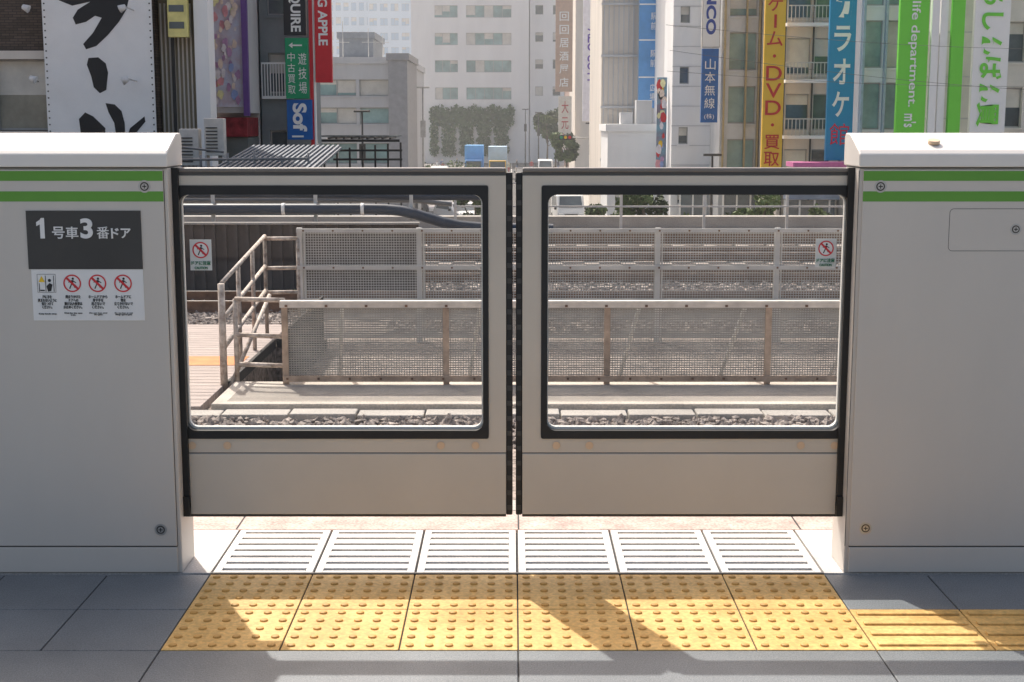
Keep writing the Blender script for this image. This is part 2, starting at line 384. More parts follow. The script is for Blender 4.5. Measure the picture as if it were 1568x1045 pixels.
for y in (7.0,18.2,21.6,25.0,28.6):
    for yy in (y,y+1.07):
        RL+=[(-45,45,yy-.06,yy+.06,-1.06,-1.045),(-45,45,yy-.01,yy+.01,-1.045,-.95),(-45,45,yy-.032,yy+.032,-.95,-.915)]
        RT.append((-45,45,yy-.028,yy+.028,-.9148,-.912))
    SL+=[(x*.65,x*.65+.24,y-.55,y+1.6,-1.12,-1.065) for x in range(-40,41)]
boxes('rail_steel',RL,rust,rails); boxes('rail_heads',RT,rtop,rails); boxes('sleepers',SL,slp,rails)

def wiremesh(x0,x1,z0,z1,y,sx,sz,wx,wz):
    L=[]
    n=int((x1-x0)/sx)
    for i in range(n+1):
        x=x0+i*sx; L.append((x-wx/2,x+wx/2,y+.001,y+.005,z0,z1))
    n=int((z1-z0)/sz)
    for i in range(n+1):
        z=z0+i*sz; L.append((x0,x1,y-.004,y+.0005,z-wz/2,z+wz/2))
    return L
galv=mat('galvanised_mesh',(.33,.315,.29),.6,.2,3,metal=.0)
galv2=mat('galvanised_posts',(.56,.55,.53),.5,.15,3,metal=.1)
rustp=mat('rust_stained_posts',(.42,.31,.23),.75,.4,6)
whi=mat('fence_top_rail',(.66,.60,.54),.6,.2,5)
nf=empty('mesh_fence')
px=[-2.11+1.497*i for i in range(8)]
boxes('mesh',wiremesh(-2.11,8.36,-.93,-.26,12.80,.024,.0215,.007,.0115),galv,nf)
boxes('posts',[(x-.028,x+.028,12.765,12.79,-.998,-.245) for x in px],rustp,nf)
boxes('lower_rail',[(-2.13,8.4,12.735,12.764,-.97,-.915)],rustp,nf)
boxes('upper_rail',[(-2.15,8.4,12.74,12.81,-.242,-.212)],whi,nf,bevel=.004)
boxes('upper_angle',[(-2.15,8.4,12.745,12.752,-.275,-.243)],whi,nf)
boxes('rail_bolts',[(-2.1+.29*i,-2.08+.29*i,12.725,12.734,-.95,-.93) for i in range(36)]+[(-2.1+.37*i,-2.075+.37*i,12.735,12.744,-.268,-.248) for i in range(28)],rust,nf)
L=[]
for x in (-1.6,-.3,1.2,2.2,3.3): L.append(((x,13.0,-.3),(x-.12,13.7,-1.09),.02,.02))
tubes('stays',L,galv2,nf)
ff=empty('mesh_fence')
px=[-2.44+1.372*i for i in range(9)]
boxes('mesh',wiremesh(-2.44,8.5,-1.05,.19,16.0,.03,.03,.009,.010),mat('mesh_grey',(.40,.395,.38),.6,.2,3),ff)
boxes('posts',[(x-.03,x+.03,15.94,15.985,-1.1,.22) for x in px]+[(x+.045,x+.06,15.95,15.985,-1.1,.2) for x in px],galv2,ff)
boxes('rails',[(-2.47,8.5,15.915,15.939,z-.022,z+.022) for z in (.19,-.235,-.62)],galv2,ff)
boxes('clips',[(-2.4+.34*i,-2.38+.34*i,15.905,15.914,z-.01,z+.01) for i in range(32) for z in (.19,-.235)],rust,ff)
ff3=empty('mesh_fence')
boxes('posts',[(-1.3+1.9*i-.03,-1.3+1.9*i+.03,31.9,31.96,-1.1,.05) for i in range(12)],galv2,ff3)
boxes('rails',[(-1.3,20,31.85,31.89,z-.02,z+.02) for z in (.03,-.5)],galv2,ff3)
boxes('parapet',[(-60,60,32.6,33.05,-5,-.78)],conc,ff3)
hr=empty('stair_handrail')
ru=mat('worn_white_paint_rust',(.42,.30,.22),.6,.5,14,col2=(.68,.60,.53))
def railset(xa,ya,xb,yb,za,zb,n=3):
    L=[]
    for h in (0,-.34,-.62): L.append(((xa,ya,za+h),(xb,yb,zb+h),.022,.022))
    for i in range(n+1):
        t=i/n; x=xa+(xb-xa)*t; y=ya+(yb-ya)*t; z=za+(zb-za)*t; L.append(((x,y,-1.08),(x,y,z),.022,.022))
    return L
tubes('rails',railset(-2.72,12.95,-2.83,15.9,-.07,.13,3)+railset(-2.83,15.9,-2.46,15.95,.10,.10,1)+railset(-2.60,12.95,-2.12,12.86,-.22,-.22,1),ru,hr)
tubes('front_posts',[((-2.715,12.9,-1.08),(-2.715,12.9,-.07),.035,.032),((-2.66,12.9,-1.05),(-2.44,13.9,-.3),.02,.02)],ru,hr)
dw=empty('corrugated_wall')
dm=mat('dark_corrugated',(.085,.07,.065),.8,.3,2)
boxes('wall_sheet',[(-20,-1.35,20.05,20.15,-1.1,-.04)],dm,dw)
boxes('ribs',[(-20+.16*i,-20+.16*i+.05,20.0,20.05,-1.1,-.05) for i in range(116)],dm,dw)
boxes('wall_cap',[(-20,-1.33,19.98,20.2,-.039,-.01)],conc,dw)
pp=empty('cable_pipes')
pm=mat('pipe_blue_grey',(.035,.05,.075),.45,.2,3,spec=.35)
pathtube('pipe_lower',[(-20,20.3,.165),(-2.1,20.3,.165),(-1.85,20.3,.16),(-1.6,20.3,.135),(-1.4,20.3,.09),(-1.2,20.3,.03),(-1.0,20.3,-.03),(-.75,20.3,-.08),(-.4,20.3,-.11),(.6,20.3,-.13)],.08,pm,pp)
pathtube('pipe_upper',[(-20,20.6,.37),(-3,20.6,.36),(-1.5,20.6,.33),(-.4,20.6,.33)],.06,pm,pp)
pathtube('pipe_back',[(-20,20.9,.26),(-1.5,20.9,.26),(-.9,20.9,.2)],.04,mat('pipe_grey',(.2,.21,.22),.5),pp)
tubes('pipe_bands',[((x,20.3,.165),(x+.05,20.3,.165),.086,.086) for x in (-3.35,-2.2,-5.2)],white,pp)
boxes('brackets',[(x,x+.05,20.39,20.44,-1.1,.42) for x in (-6,-4.4,-2.9,-1.5)],galv2,pp)

# ================================================================ STREET
gnd=mat('street_ground',(.27,.255,.24),.9,.15,.3,fine=.1,fs=4)
boxes('ground',[(-1500,1500,-300,3000,-5.6,-5.0)],gnd)
road=mat('asphalt',(.07,.068,.067),.85,.2,.5,fine=.15,fs=8)
boxes('road',[(-5.5,5.2,33.2,400,-5.0,-4.99)],road)
boxes('pavement',[(-9,-5.5,41,400,-5,-4.86),(5.2,9.5,41,400,-5,-4.86)],conc)
boxes('road_markings',[(-.12,.0,40+8*i,44+8*i,-4.989,-4.985) for i in range(40)]+[(-5+1.0*i,-4.5+1.0*i,88,92,-4.988,-4.984) for i in range(10)],white)

winm=mat('window_glass',(.09,.115,.13),.12,.5,.6,spec=.8)
wint=mat('window_glass_teal',(.26,.40,.39),.2,.4,.5,spec=.8)
blind=mat('window_blind',(.68,.66,.6),.8,.15,1)
def building(name,x0,x1,y0,y1,ztop,m,cols=None,rows=None,win=winm,rec=.25,side=None,zb=-5.0,cornice=True,ac=False):
    e=empty(name)
    boxes('core',[(x0,x1,y0+rec,y1,zb,ztop)],m,e)
    if cols and rows:
        boxes('panes',[(x0+.02,x1-.02,y0+rec-.03,y0+rec-.002,rows[0][0]-.05,rows[-1][1]+.05)],win,e)
        W=[];xs=[x0];
        for a,b in cols: xs+=[a,b]
        xs.append(x1)
        for i in range(0,len(xs),2):
            if xs[i+1]-xs[i]>.01: W.append((xs[i],xs[i+1],y0,y0+rec-.032,zb,ztop))
        fr=[];bl=[];sill=[]
        for a,b in cols:
            z=zb
            for c,d in rows:
                W.append((a,b,y0+.003,y0+rec-.034,z,c)); z=d
                n=max(1,int(round((b-a)/1.3)))
                for q in range(n+1):
                    xx=a+(b-a)*q/n; fr.append((max(a,xx-.035),min(b,xx+.035),y0+rec-.09,y0+rec-.035,c,d))
                fr.append((a,b,y0+rec-.085,y0+rec-.04,c,c+.06)); fr.append((a,b,y0+rec-.085,y0+rec-.04,d-.06,d))
                sill.append((a-.08,b+.08,y0-.06,y0-.002,c-.1,c-.02))
                for q in range(n):
                    if R.random()<.45:
                        xa=a+(b-a)*q/n; xb=a+(b-a)*(q+1)/n; hh=(d-c)*R.choice((.3,.5,.8,1))
                        bl.append((xa+.04,xb-.04,y0+rec-.034,y0+rec-.031,d-hh,d))
            W.append((a,b,y0+.003,y0+rec-.034,z,ztop))
        boxes('facade',W,m,e); boxes('window_frames',fr,mat('frame_grey',(.4,.4,.39),.5),e)
        boxes('sills',sill,m,e)
        if bl: boxes('blinds',bl,blind,e)
    else:
        boxes('facade',[(x0,x1,y0,y0+rec-.002,zb,ztop)],m,e)
    if cornice: boxes('parapet',[(x0-.12,x1+.12,y0-.12,y1+.1,ztop+.002,ztop+.4)],m,e)
    return e
def rowsf(z0,h,st,n): return [(z0+st*i,z0+st*i+h) for i in range(n)]
def colsf(a,b,n,w):
    st=(b-a)/n; return [(a+st*(i+.5)-w/2,a+st*(i+.5)+w/2) for i in range(n)]
wallw=mat('wall_white',(.87,.87,.86),.8,.06,.5,stretch=(1,1,.2))
wallg=mat('wall_grey',(.58,.585,.59),.8,.12,.5,stretch=(1,1,.2))
wallbg=mat('wall_beige',(.70,.65,.58),.8,.12,.5,stretch=(1,1,.2))
wallol=mat('wall_olive',(.27,.23,.16),.8,.2,1,stretch=(3,1,.3))
walls=mat('wall_slate',(.15,.17,.17),.8,.2,1)
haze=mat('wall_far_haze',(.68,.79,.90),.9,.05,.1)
brick=brickmat('dark_brick',(.09,.07,.055),(.14,.105,.085),(.05,.045,.04))
def sign(name,x0,x1,z0,z1,y,m,th=.25,frame=None):
    e=empty(name)
    boxes('panel',[(x0,x1,y,y+th,z0,z1)],m,e,bevel=.01)
    if frame: boxes('frame',[(x0-.04,x0-.002,y-.02,y+th,z0,z1),(x1+.002,x1+.04,y-.02,y+th,z0,z1),(x0-.04,x1+.04,y-.02,y+th,z0-.05,z0-.002)],frame,e)
    boxes('brackets',[((x0+x1)/2-.03,(x0+x1)/2+.03,y+th,y+th+1.2,z,z+.06) for z in (z0+.3,(z0+z1)/2,z1-.3)],dgrey,e)
    return e
b=building('brick_building',-30,-10.92,43.5,46.5,11,brick,[(-18.9,-16.6),(-15.9,-14.35)],[(-3.5,-.3),(1.15,3.3),(6.5,8.5)],win=mat('old_pane',(.30,.29,.24),.3,.3,1))
boxes('beige_spandrel',[(-30,-14.1,43.36,43.49,3.3,3.55),(-30,-14.1,43.36,43.49,.8,1.12),(-30,-14.1,43.4,43.49,-.3,.5)],wallbg,b)
bn=empty('restaurant_banner')
boxes('banner_cloth',[(-14.15,-10.85,42.9,42.96,1.0,8.2)],mat('banner_white',(.88,.88,.87),.8,.04,1),bn)
kk=.0198
def bp(P): return [((x-784)*kk,1.43+(185-y)*kk) for x,y in P]
BR=[[(92,-30),(205,-30),(203,0),(198,18),(186,36),(168,56),(150,72),(134,77),(130,69),(146,52),(160,30),(150,27),(136,36),(120,40),(116,30),(124,18),(144,6),(116,12),(96,4)],
[(137,90),(152,89),(163,98),(166,112),(162,138),(152,143),(143,134),(140,118),(134,100)],
[(118,182),(128,172),(140,178),(158,196),(157,206),(120,206)],
[(160,158),(174,160),(184,170),(188,188),(188,206),(174,206),(172,188),(164,172)],
[(219,178),(220,186),(206,202),(192,206),(196,196)]]
ob=polys('brush_strokes',[bp(p) for p in BR],42.89,ink,bn)
boxes('eyelets',[(x,x+.04,42.885,42.899,1.1+.2*i,1.14+.2*i) for i in range(35) for x in (-14.1,-10.93)],dgrey,bn)
for x,z,s in ((-14.6,4.72,1),(-14.5,2.65,1),(-11.35,4.72,-1),(-11.35,2.62,-1)):
    l=empty('spot_lamp'); tubes('arm',[((x,43.3,z-.03),(x+.1*s,42.2,z+.05),.02,.02)],galv2,l); tubes('head',[((x+.1*s,42.25,z+.06),(x+.28*s,42.25,z-.02),.07,.12)],mat('lamp_white',(.7,.7,.7),.4),l,14)
b=building('olive_building',-10.9,-9.72,43.9,45.5,12,wallol)
boxes('louvres',[(-10.85+.13*i,-10.80+.13*i,43.86,43.9,-4,5) for i in range(9)],wallbg,b)
boxes('downpipe',[(-10.5,-10.42,43.75,43.83,-5,12)],dgrey,b)
s=sign('yellow_sign',-10.45,-9.85,3.95,8,43.2,mat('pale_yellow',(.80,.72,.28),.5)) 
boxes('sign_text_rows',[(-10.4,-9.95,43.18,43.198,4.2+.5*i,4.4+.5*i) for i in range(6)],walls,s)
building('white_pier_building',-9.7,-9.28,43.4,44.3,12,wallw)
b=building('poster_building',-12.75,-8.95,50,55,12,wallg)
CL=[mat('p%d'%i,c,.6,.2,5) for i,c in enumerate([(.75,.35,.4),(.85,.8,.85),(.3,.4,.7),(.85,.70,.6),(.5,.3,.5),(.85,.8,.45)])]
ps2=empty('character_poster')
boxes('poster_sheet',[(-10.28,-9.1,47.9,47.96,1.9,7)],mat('poster_pink',(.80,.62,.70),.6,.25,2.2,col2=(.65,.72,.88)),ps2)
for i in range(80):
    cx=R.uniform(-10.2,-9.18); cz=R.uniform(2.05,6.6); r=R.uniform(.04,.12)
    poly('figure_patch',[(cx+r*(.6+.6*R.random())*math.cos(t),cz+1.7*r*(.6+.6*R.random())*math.sin(t)) for t in [k*2*math.pi/9 for k in range(9)]],47.89-.0015*i,R.choice(CL+[CL[1],CL[3]]),ps2)
boxes('purple_edge',[(-9.08,-8.9,47.7,47.96,1.6,7)],mat('purple',(.16,.08,.3),.5),ps2)
boxes('backing_frame',[(-10.3,-8.9,47.97,49.8,1.7,7)],wallg,ps2)
boxes('shop_red_fascia',[(-10.5,-9.0,47.8,49.95,.9,1.55)],mat('shop_red',(.25,.03,.04),.6,.5,4),b)
boxes('shop_dark_front',[(-10.5,-9.0,48.0,49.95,-5,.88)],walls,b)
building('slate_building',-11,-8.95,56,66,13,walls,[(-10.2,-9.2)],rowsf(-3,1.4,2.6,5))
bl=empty('balcony'); boxes('balcony_front',[(-10.3,-8.9,54.9,55.0,2.6,3.6),(-10.3,-8.9,54.9,55.0,4.1,4.6)],wallw,bl); boxes('balcony_slab',[(-10.3,-8.9,55.0,56,2.5,2.6)],wallw,bl)
boxes('balusters',[(-10.28+.12*i,-10.25+.12*i,54.86,54.89,2.6,4.6) for i in range(12)],galv2,bl)
b=building('narrow_grey_building',-8.88,-7.05,50,52,12,mat('wall_slate_blue',(.24,.27,.28),.8,.15,1),[(-8.6,-8.0)],rowsf(-3,1.4,2.7,5))
boxes('railing',[(-8.8+.1*i,-8.77+.1*i,49.7,49.74,2.3,3.4) for i in range(11)]+[(-8.8,-7.7,49.7,49.75,3.4,3.46),(-8.8,-7.7,49.7,49.98,2.2,2.3)],wallw,b)
wt=mat('letter_white',(.88,.88,.86),.5,.02)
s=sign('black_vertical_sign',-7.7,-6.95,4.3,8.5,48,mat('sign_black',(.02,.02,.025),.4)); text('SQUIRE',-7.32,47.99,5.15,.40,1.5,wt,s,rot=90,bold=.03)
s=sign('green_vertical_sign',-7.68,-6.9,2.18,4.2,48,mat('sign_green',(.01,.33,.14),.4))
boxes('arrow_shaft',[(-7.45,-7.1,47.985,47.998,3.93,3.98)],wt,s); polys('arrow_head',[[(-7.55,3.955),(-7.42,4.05),(-7.42,3.86)]],47.985,wt,s)
vtext('遊技場',-7.27,-6.93,47.99,2.3,3.75,wt,s,.8,.0); vtext('中古買取',-7.63,-7.32,47.99,2.3,3.75,wt,s,.8,.0)
s=sign('blue_vertical_sign',-7.66,-6.8,.8,2.14,47.95,mat('sign_blue',(.01,.12,.42),.4)); text('Sof',-7.22,47.94,1.55,.48,.95,wt,s,rot=90,bold=.04)
boxes('blue_underline',[(-7.5,-7.1,47.93,47.945,.88,.94)],wt,s)
s=sign('red_vertical_sign',-6.66,-6.1,2.72,8.6,48,red); text('BIG APPLE',-6.38,47.99,4.9,.32,1.9,wt,s,rot=90,bold=.03)
s=empty('striped_sign_post'); boxes('post',[(-6.87,-6.75,48.1,48.3,.5,9)],red,s); boxes('post_white',[(-6.745,-6.69,48.1,48.3,.5,9)],wt,s)
lb=empty('low_shed'); boxes('shed_walls',[(-13,-5.2,34.2,41,-5,-.02)],walls,lb)
rsm=mat('roof_sheet',(.17,.19,.215),.6,.25,1.5)
extrX('shed_roof',[(33.9,.0),(41.2,.62),(41.2,.68),(33.9,.06)],-7.6,-5.0,rsm,lb)
for i in range(18):
    x=-7.58+.145*i
    extrX('roof_rib',[(33.88,.065),(41.2,.685),(41.2,.74),(33.88,.12)],x,x+.06,rsm,lb)
boxes('flat_roof',[(-13,-7.62,33.9,41,.0,.12)],dgrey,lb)
for x0,z0,z1 in ((-9.0,.23,1.22),(-8.32,.5,1.5)):
    acu=empty('air_conditioner'); boxes('case',[(x0,x0+.52,38,38.4,z0,z1)],mat('ac_case',(.62,.59,.54),.6,.15,3),acu,bevel=.02)
    boxes('grille',[(x0+.05,x0+.36,37.97,37.998,z0+.1+.09*i,z0+.13+.09*i) for i in range(int((z1-z0-.2)/.09))],dgrey,acu); boxes('legs',[(x0,x0+.05,38,38.4,.12,z0),(x0+.47,x0+.52,38,38.4,.12,z0)],galv2,acu)
L=[]
for i in range(8): L+=[((-10.2+.7*i,36.5,.1),(-10.2+.7*i,36.5,.56+.05*(i%3)),.03,.03)]
L+=[((-10.5,36.5,.42),(-5.3,36.5,.46),.035,.035),((-10,37,.9),(-7.6,37,.62),.03,.03)]
rp=empty('rooftop_piping'); tubes('pipes',L,mat('pipe_dull',(.22,.22,.22),.6),rp)
cn=empty('steel_canopy')
L=[(-7.4+.5*i,-7.33+.5*i,55,55.1,-5,.3+.05*i) for i in range(7)]+[(-7.5,-4.4,54.9,55.1,.62,.72),(-7.3,-4.3,54.9,55.1,.25,.33),(-7.0,-4.3,54.9,55.1,-.1,-.02)]
L+=[(-7.2+.3*i,-7.12+.3*i,54.85,57.5,.73,.8) for i in range(9)]
boxes('frame',L,dgrey,cn)
boxes('roof_slats',[(-7.6,-4.5,54.7+.4*i,54.9+.4*i,.82,.86) for i in range(7)],walls,cn)
building('grey_office_building',-12.6,-6.55,87,105,4.9,wallg,[(-12,-9.6),(-9.4,-7.6)],[(-3.5,-2.2),(-1.2,.1),(1.25,2.25),(2.95,3.95)],win=wint)
building('grey_office_annexe',-7.55,-6.4,86.4,95,5.1,mat('wall_mid',(.36,.36,.37),.8))
b=building('rooftop_plant_room',-11.2,-9.0,92,99,6.7,mat('plant_grey',(.3,.32,.34),.8),zb=5.35)
for x in (-12,-10.6,-9,-8.1): 
    t=empty('antenna'); tubes('mast',[((x,89,5.3),(x,89,6.6+R.random()),.03,.02),((x-.4,89,6.3),(x+.4,89,6.3),.015,.015)],galv2,t)
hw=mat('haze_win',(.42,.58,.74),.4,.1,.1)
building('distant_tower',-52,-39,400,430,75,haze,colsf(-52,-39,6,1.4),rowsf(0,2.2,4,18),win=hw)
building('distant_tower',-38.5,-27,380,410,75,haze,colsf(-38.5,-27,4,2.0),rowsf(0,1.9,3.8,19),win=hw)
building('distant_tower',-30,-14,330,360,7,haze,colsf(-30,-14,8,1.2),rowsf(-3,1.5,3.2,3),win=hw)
b=building('white_office_building',-15.4,2.6,217,240,34,wallw,[(-11.8,-8.3),(-7.0,-.1)],rowsf(.6,1.8,4.1,8),win=wint)
building('white_office_wing',2.75,8.8,219,245,34,wallw,[(3.6,4.8),(6.3,7.5)],rowsf(1.2,1.4,4.1,8))
building('red_corner_building',7.4,9.2,180,200,30,mat('wall_redbrown',(.44,.30,.25),.8))
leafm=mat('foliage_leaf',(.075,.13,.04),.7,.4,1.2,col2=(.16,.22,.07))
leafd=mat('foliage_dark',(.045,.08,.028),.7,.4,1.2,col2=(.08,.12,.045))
bark=mat('bark',(.16,.12,.09),.9,.3,5)
def leaves(name,blobs,n,s,m,parent=None,seed=1):
    rg=np.random.default_rng(seed); V=[];F=[];k=0
    for (cx,cy,cz,rx,ry,rz) in blobs:
        for i in range(n):
            d=rg.standard_normal(3); d/=np.linalg.norm(d); r=rg.random()**.45
            p=np.array([cx,cy,cz])+d*r*np.array([rx,ry,rz])
            u=rg.standard_normal(3);u/=np.linalg.norm(u); w=np.cross(u,rg.standard_normal(3)); w/=np.linalg.norm(w); q=s*(.6+.8*rg.random())
            V+=[p-u*q,p+w*q*.6,p+u*q,p-w*q*.6]; F.append((k,k+1,k+2,k+3)); k+=4
    return mobj(name,[tuple(a) for a in V],F,m,parent)
def tree(x,y,h,r,seed,zb=-5,s=.14):
    e=empty('street_tree'); rg=random.Random(seed)
    L=[((x,y,zb),(x+.1,y,zb+h*.5),.14,.09),((x+.1,y,zb+h*.5),(x,y,zb+h*.85),.09,.03)]
    B=[]
    for i in range(9):
        a=rg.uniform(0,6.28); rr=r*rg.uniform(.3,.8); z=zb+h*rg.uniform(.5,.92)
        p=(x+rr*math.cos(a),y+rr*math.sin(a),z); L.append(((x+.08,y,zb+h*rg.uniform(.4,.6)),p,.05,.015))
        B.append((p[0],p[1],p[2],r*rg.uniform(.3,.5),r*rg.uniform(.3,.5),r*rg.uniform(.25,.42)))
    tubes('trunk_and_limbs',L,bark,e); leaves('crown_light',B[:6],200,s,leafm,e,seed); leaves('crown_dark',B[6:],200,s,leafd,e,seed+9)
tree(5.9,190,9.2,2.6,1,s=.35); tree(4.6,185,7.5,1.8,2,s=.3); tree(-14.5,180,7,2.5,33,s=.3); tree(5.4,140,5.6,1.5,34,s=.22)
iv=[(-12+.9*i,216.6,z,.75,.25,1.05) for i in range(14) for z in (-3,-1.5,0.1,1.6,2.7+.3*math.sin(i*2))]
iv=[q for q in iv if not (q[2]<.5 and int(q[0]*1.1)%3==0)]
leaves('ivy',iv,140,.24,mat('ivy_leaf',(.075,.14,.055),.8,.35,.8,col2=(.14,.22,.09)),None,4)
leaves('hedge',[(-11.5+.7*i,150,-4.0+.25*math.sin(i),.7,.9,1.1) for i in range(12)],260,.12,leafm,None,5)
for x,y,h,r,sd in ((4.9,52,3.9,1.1,11),(5.9,50,3.3,.9,13),(8.6,50,3.9,1.1,14),(11.3,51,3.6,.9,18),(14.2,50,3.5,1.0,16),(-1.6,60,3.4,.8,17),(3.9,60,3.0,.8,19)): tree(x,y,h,r,sd,s=.11)
b=building('tan_sign_building',6.7,9.2,150,165,26,wallbg)
s=sign('tan_vertical_sign',4.6,6.4,4.5,14,150,mat('sign_tan',(.52,.36,.27),.6)); vtext('回回居酒屋店',4.8,6.2,149.98,4.8,13,wt,s,.7)
s=sign('cream_vertical_sign',4.9,6.3,-1.6,4.0,149,mat('sign_cream',(.75,.68,.58),.6)); vtext('大元気',5.1,6.1,148.98,-1.3,3.7,mat('letter_red',(.5,.10,.08)),s,.75)
building('grey_tile_building',7.0,9.5,112,125,20,wallg,[(7.4,8.2)],rowsf(-3,1.5,3.1,7))
s=sign('white_banner_sign',5.5,6.9,1.4,13,110,mat('banner_lilac',(.82,.80,.86),.6)); text('AZO COTY',6.2,109.98,6.4,.7,4.2,mat('letter_purple',(.14,.07,.42)),s,rot=90,bold=.02)
b=building('beige_ribbed_building',5.5,8.95,87,100,18,wallbg,[(8.0,8.5)],rowsf(-3,1.5,3.1,6))
boxes('ribs',[(5.6+.3*i,5.66+.3*i,86.93,86.99,-5,18) for i in range(8)],wallg,b)
boxes('belt_courses',[(5.45,9,86.85,86.92,z,z+.15) for z in (-1,2.2,5.3,8.4)],wallg,b)
s=sign('sky_blue_sign',7.65,8.75,2.2,12,85.5,mat('sign_skyblue',(.12,.34,.68),.5,.15,1)); boxes('panel_joint',[(7.65,8.75,85.47,85.499,z,z+.08) for z in (4,6.2,8.3)],wt,s)
for i,z in enumerate((2.6,4.6,6.8)): vtext('駅前' if i else '広場',8.3,8.7,85.46,z,z+1.1,wt,s,.8)
b=building('white_annexe',5.45,8.3,80,86,.85,wallw,[(5.9,6.6)],[(-3.6,-2.2)])
boxes('roof_units',[(6.2,6.9,80.5,81.5,1.26,1.9),(7.1,8,80.5,81.5,1.26,2.6)],wallg,b,bevel=.03)
ps=empty('colourful_poster'); boxes('sheet',[(8.0,8.55,77.9,77.98,-2.6,3.8)],mat('pst',(.65,.25,.35),.6,.6,1.5,col2=(.2,.5,.65)),ps)
for i in range(34):
    cx=R.uniform(8.1,8.45); cz=R.uniform(-2.4,3.5); r=R.uniform(.1,.22)
    poly('patch',[(cx+r*.8*math.cos(t),cz+1.5*r*(.6+.6*R.random())*math.sin(t)) for t in [k*2*math.pi/8 for k in range(8)]],77.88-.002*i,R.choice(CL+[red,yel,ink]),ps)
b=building('white_tiled_building',8.62,11.5,76,90,17,wallw,[(9.0,9.5)],rowsf(-3,.9,3.2,6))
boxes('joints',[(8.6,11.5,75.97,75.998,z,z+.04) for z in [-2+1.05*i for i in range(17)]],wallg,b)
s=sign('pachinko_sign',9.65,10.5,5.15,11,72,wallw,frame=galv2); text('PACHINCO',10.07,71.99,8.2,.5,4.9,mat('letter_blue',(.03,.07,.35)),s,rot=90,bold=.04)
s=sign('radio_shop_sign',9.65,10.5,1.35,5.05,72,mat('sign_navy',(.015,.13,.42),.4)); vtext('山本無線',9.75,10.4,71.98,2.0,4.6,wt,s,.82,.0); text('(株)',10.07,71.98,1.65,.5,.3,wt,s)
b=building('glass_front_building',10.7,12.9,72.5,85,17,mat('wall_palegrey',(.68,.69,.68),.7,.1,1),[(11.1,12.5)],rowsf(-1.4,1.9,2.7,7),win=wint)
boxes('gold_fins',[(x,x+.08,72.2,72.48,-1.5,17) for x in (10.8,11.9,12.55)],mat('gold_fin',(.45,.36,.2),.4,metal=.3),b)
s=sign('game_dvd_sign',11.55,12.5,-.85,9,65,mat('sign_amber',(.88,.53,.04),.5,.06,1)); vtext('ゲーム・DVD・買取',11.6,12.45,64.98,-.7,7.1,mat('letter_red2',(.6,.03,.02)),s,.85)
b=building('balcony_building',12.7,15.6,67,80,17,wallbg,[(13.0,14.1),(14.3,15.2)],rowsf(-1.6,1.7,2.6,7))
boxes('balcony_slabs',[(12.8,15.5,66.2,66.98,-2+2.6*i,-1.85+2.6*i) for i in range(7)],wallw,b)
boxes('balcony_rails',[(12.8,15.5,66.2,66.25,-1.1+2.6*i,-1.05+2.6*i) for i in range(7)]+[(12.8+.18*j,12.83+.18*j,66.2,66.24,-1.85+2.6*i,-1.1+2.6*i) for i in range(7) for j in range(16)],galv2,b)
boxes('pipes',[(14.17,14.24,66.9,66.98,-5,17),(12.85,12.9,66.88,66.98,-5,17)],dgrey,b)
s=sign('karaoke_sign',13.85,15.0,-.3,9,62,mat('sign_karaoke_blue',(.01,.27,.52),.4,.05,1)); vtext('カラオケ',13.95,14.9,61.98,1.45,7.1,wt,s,.78,.02); text('館',14.42,61.98,.85,.85,.95,mat('letter_red3',(.65,.03,.08)),s)
b=building('glass_office_building',15.7,17.9,64,76,17,wallw,[(15.9,16.7),(16.85,17.6)],rowsf(-1.7,2.1,2.75,7),win=wint)
boxes('mullions',[(x,x+.1,63.7,63.98,-5,17) for x in (15.75,16.75,17.65)],mat('blue_fin',(.4,.5,.58),.4),b)
lime=mat('sign_lime',(.18,.68,.06),.45,.03,1)
s=sign('lime_sign',15.8,17.0,.85,9,58,lime); text('big life department.',16.4,57.97,4.6,.46,5.2,wt,s,rot=90,bold=.01);text("m's",16.38,57.97,1.45,.5,.55,wt,s,rot=90,bold=.02)
s=empty('sign_pylon'); boxes('white_pylons',[(17.12,17.42,58,58.3,.4,9),(17.5,17.8,58.1,58.4,.4,9)],wt,s); boxes('lime_strip',[(17.95,18.45,58,58.25,.4,9)],lime,s)
for z in (1.5,3.2,5.0): boxes('tie',[(17.0,18.9,58.32,58.38,z,z+.06)],galv2,s)
s=sign('white_green_sign',18.85,20.3,.95,9,58,wt); text('らしんばん買',19.57,57.96,4.0,.95,5.6,lime,s,rot=90,bold=.03)
b=building('pale_corner_building',17.95,30,60.5,75,17,mat('wall_sand',(.72,.69,.62),.8,.1,1),colsf(20.3,30,5,1.2),rowsf(-1.6,1.7,2.75,7))
boxes('shop_awning',[(12.2,15.5,60.8,62.4,-.55,-.35)],mat('awning_pink',(.6,.16,.36),.6),None)
sf=empty('shopfront_row')
for i,(x0,x1,c) in enumerate(((9,10.6,(.6,.6,.58)),(10.8,12.6,(.5,.42,.3)),(12.8,15.3,(.25,.3,.4)),(15.6,17.6,(.55,.5,.45)),(17.9,22,(.6,.58,.55)))):
    y=(75.5,72,66,63.3,60)[i]
    boxes('fascia',[(x0,x1,y-.8,y-.1,-2.2,-1.5)],mat('fas%d'%i,c,.6,.2,1),sf); boxes('opening',[(x0+.1,x1-.1,y-.3,y-.25,-4.9,-2.25)],winm,sf); boxes('jambs',[(x0+.7*j,x0+.7*j+.08,y-.36,y-.31,-4.9,-2.25) for j in range(int((x1-x0)/.7)+1)],wt,sf)
pv=empty('guard_fence'); boxes('rails',[(3.5,22,47.5,47.56,z,z+.06) for z in (-3.9,-4.4)]+[(3.5+1.2*i,3.56+1.2*i,47.5,47.56,-5,-3.85) for i in range(16)],wt,pv)

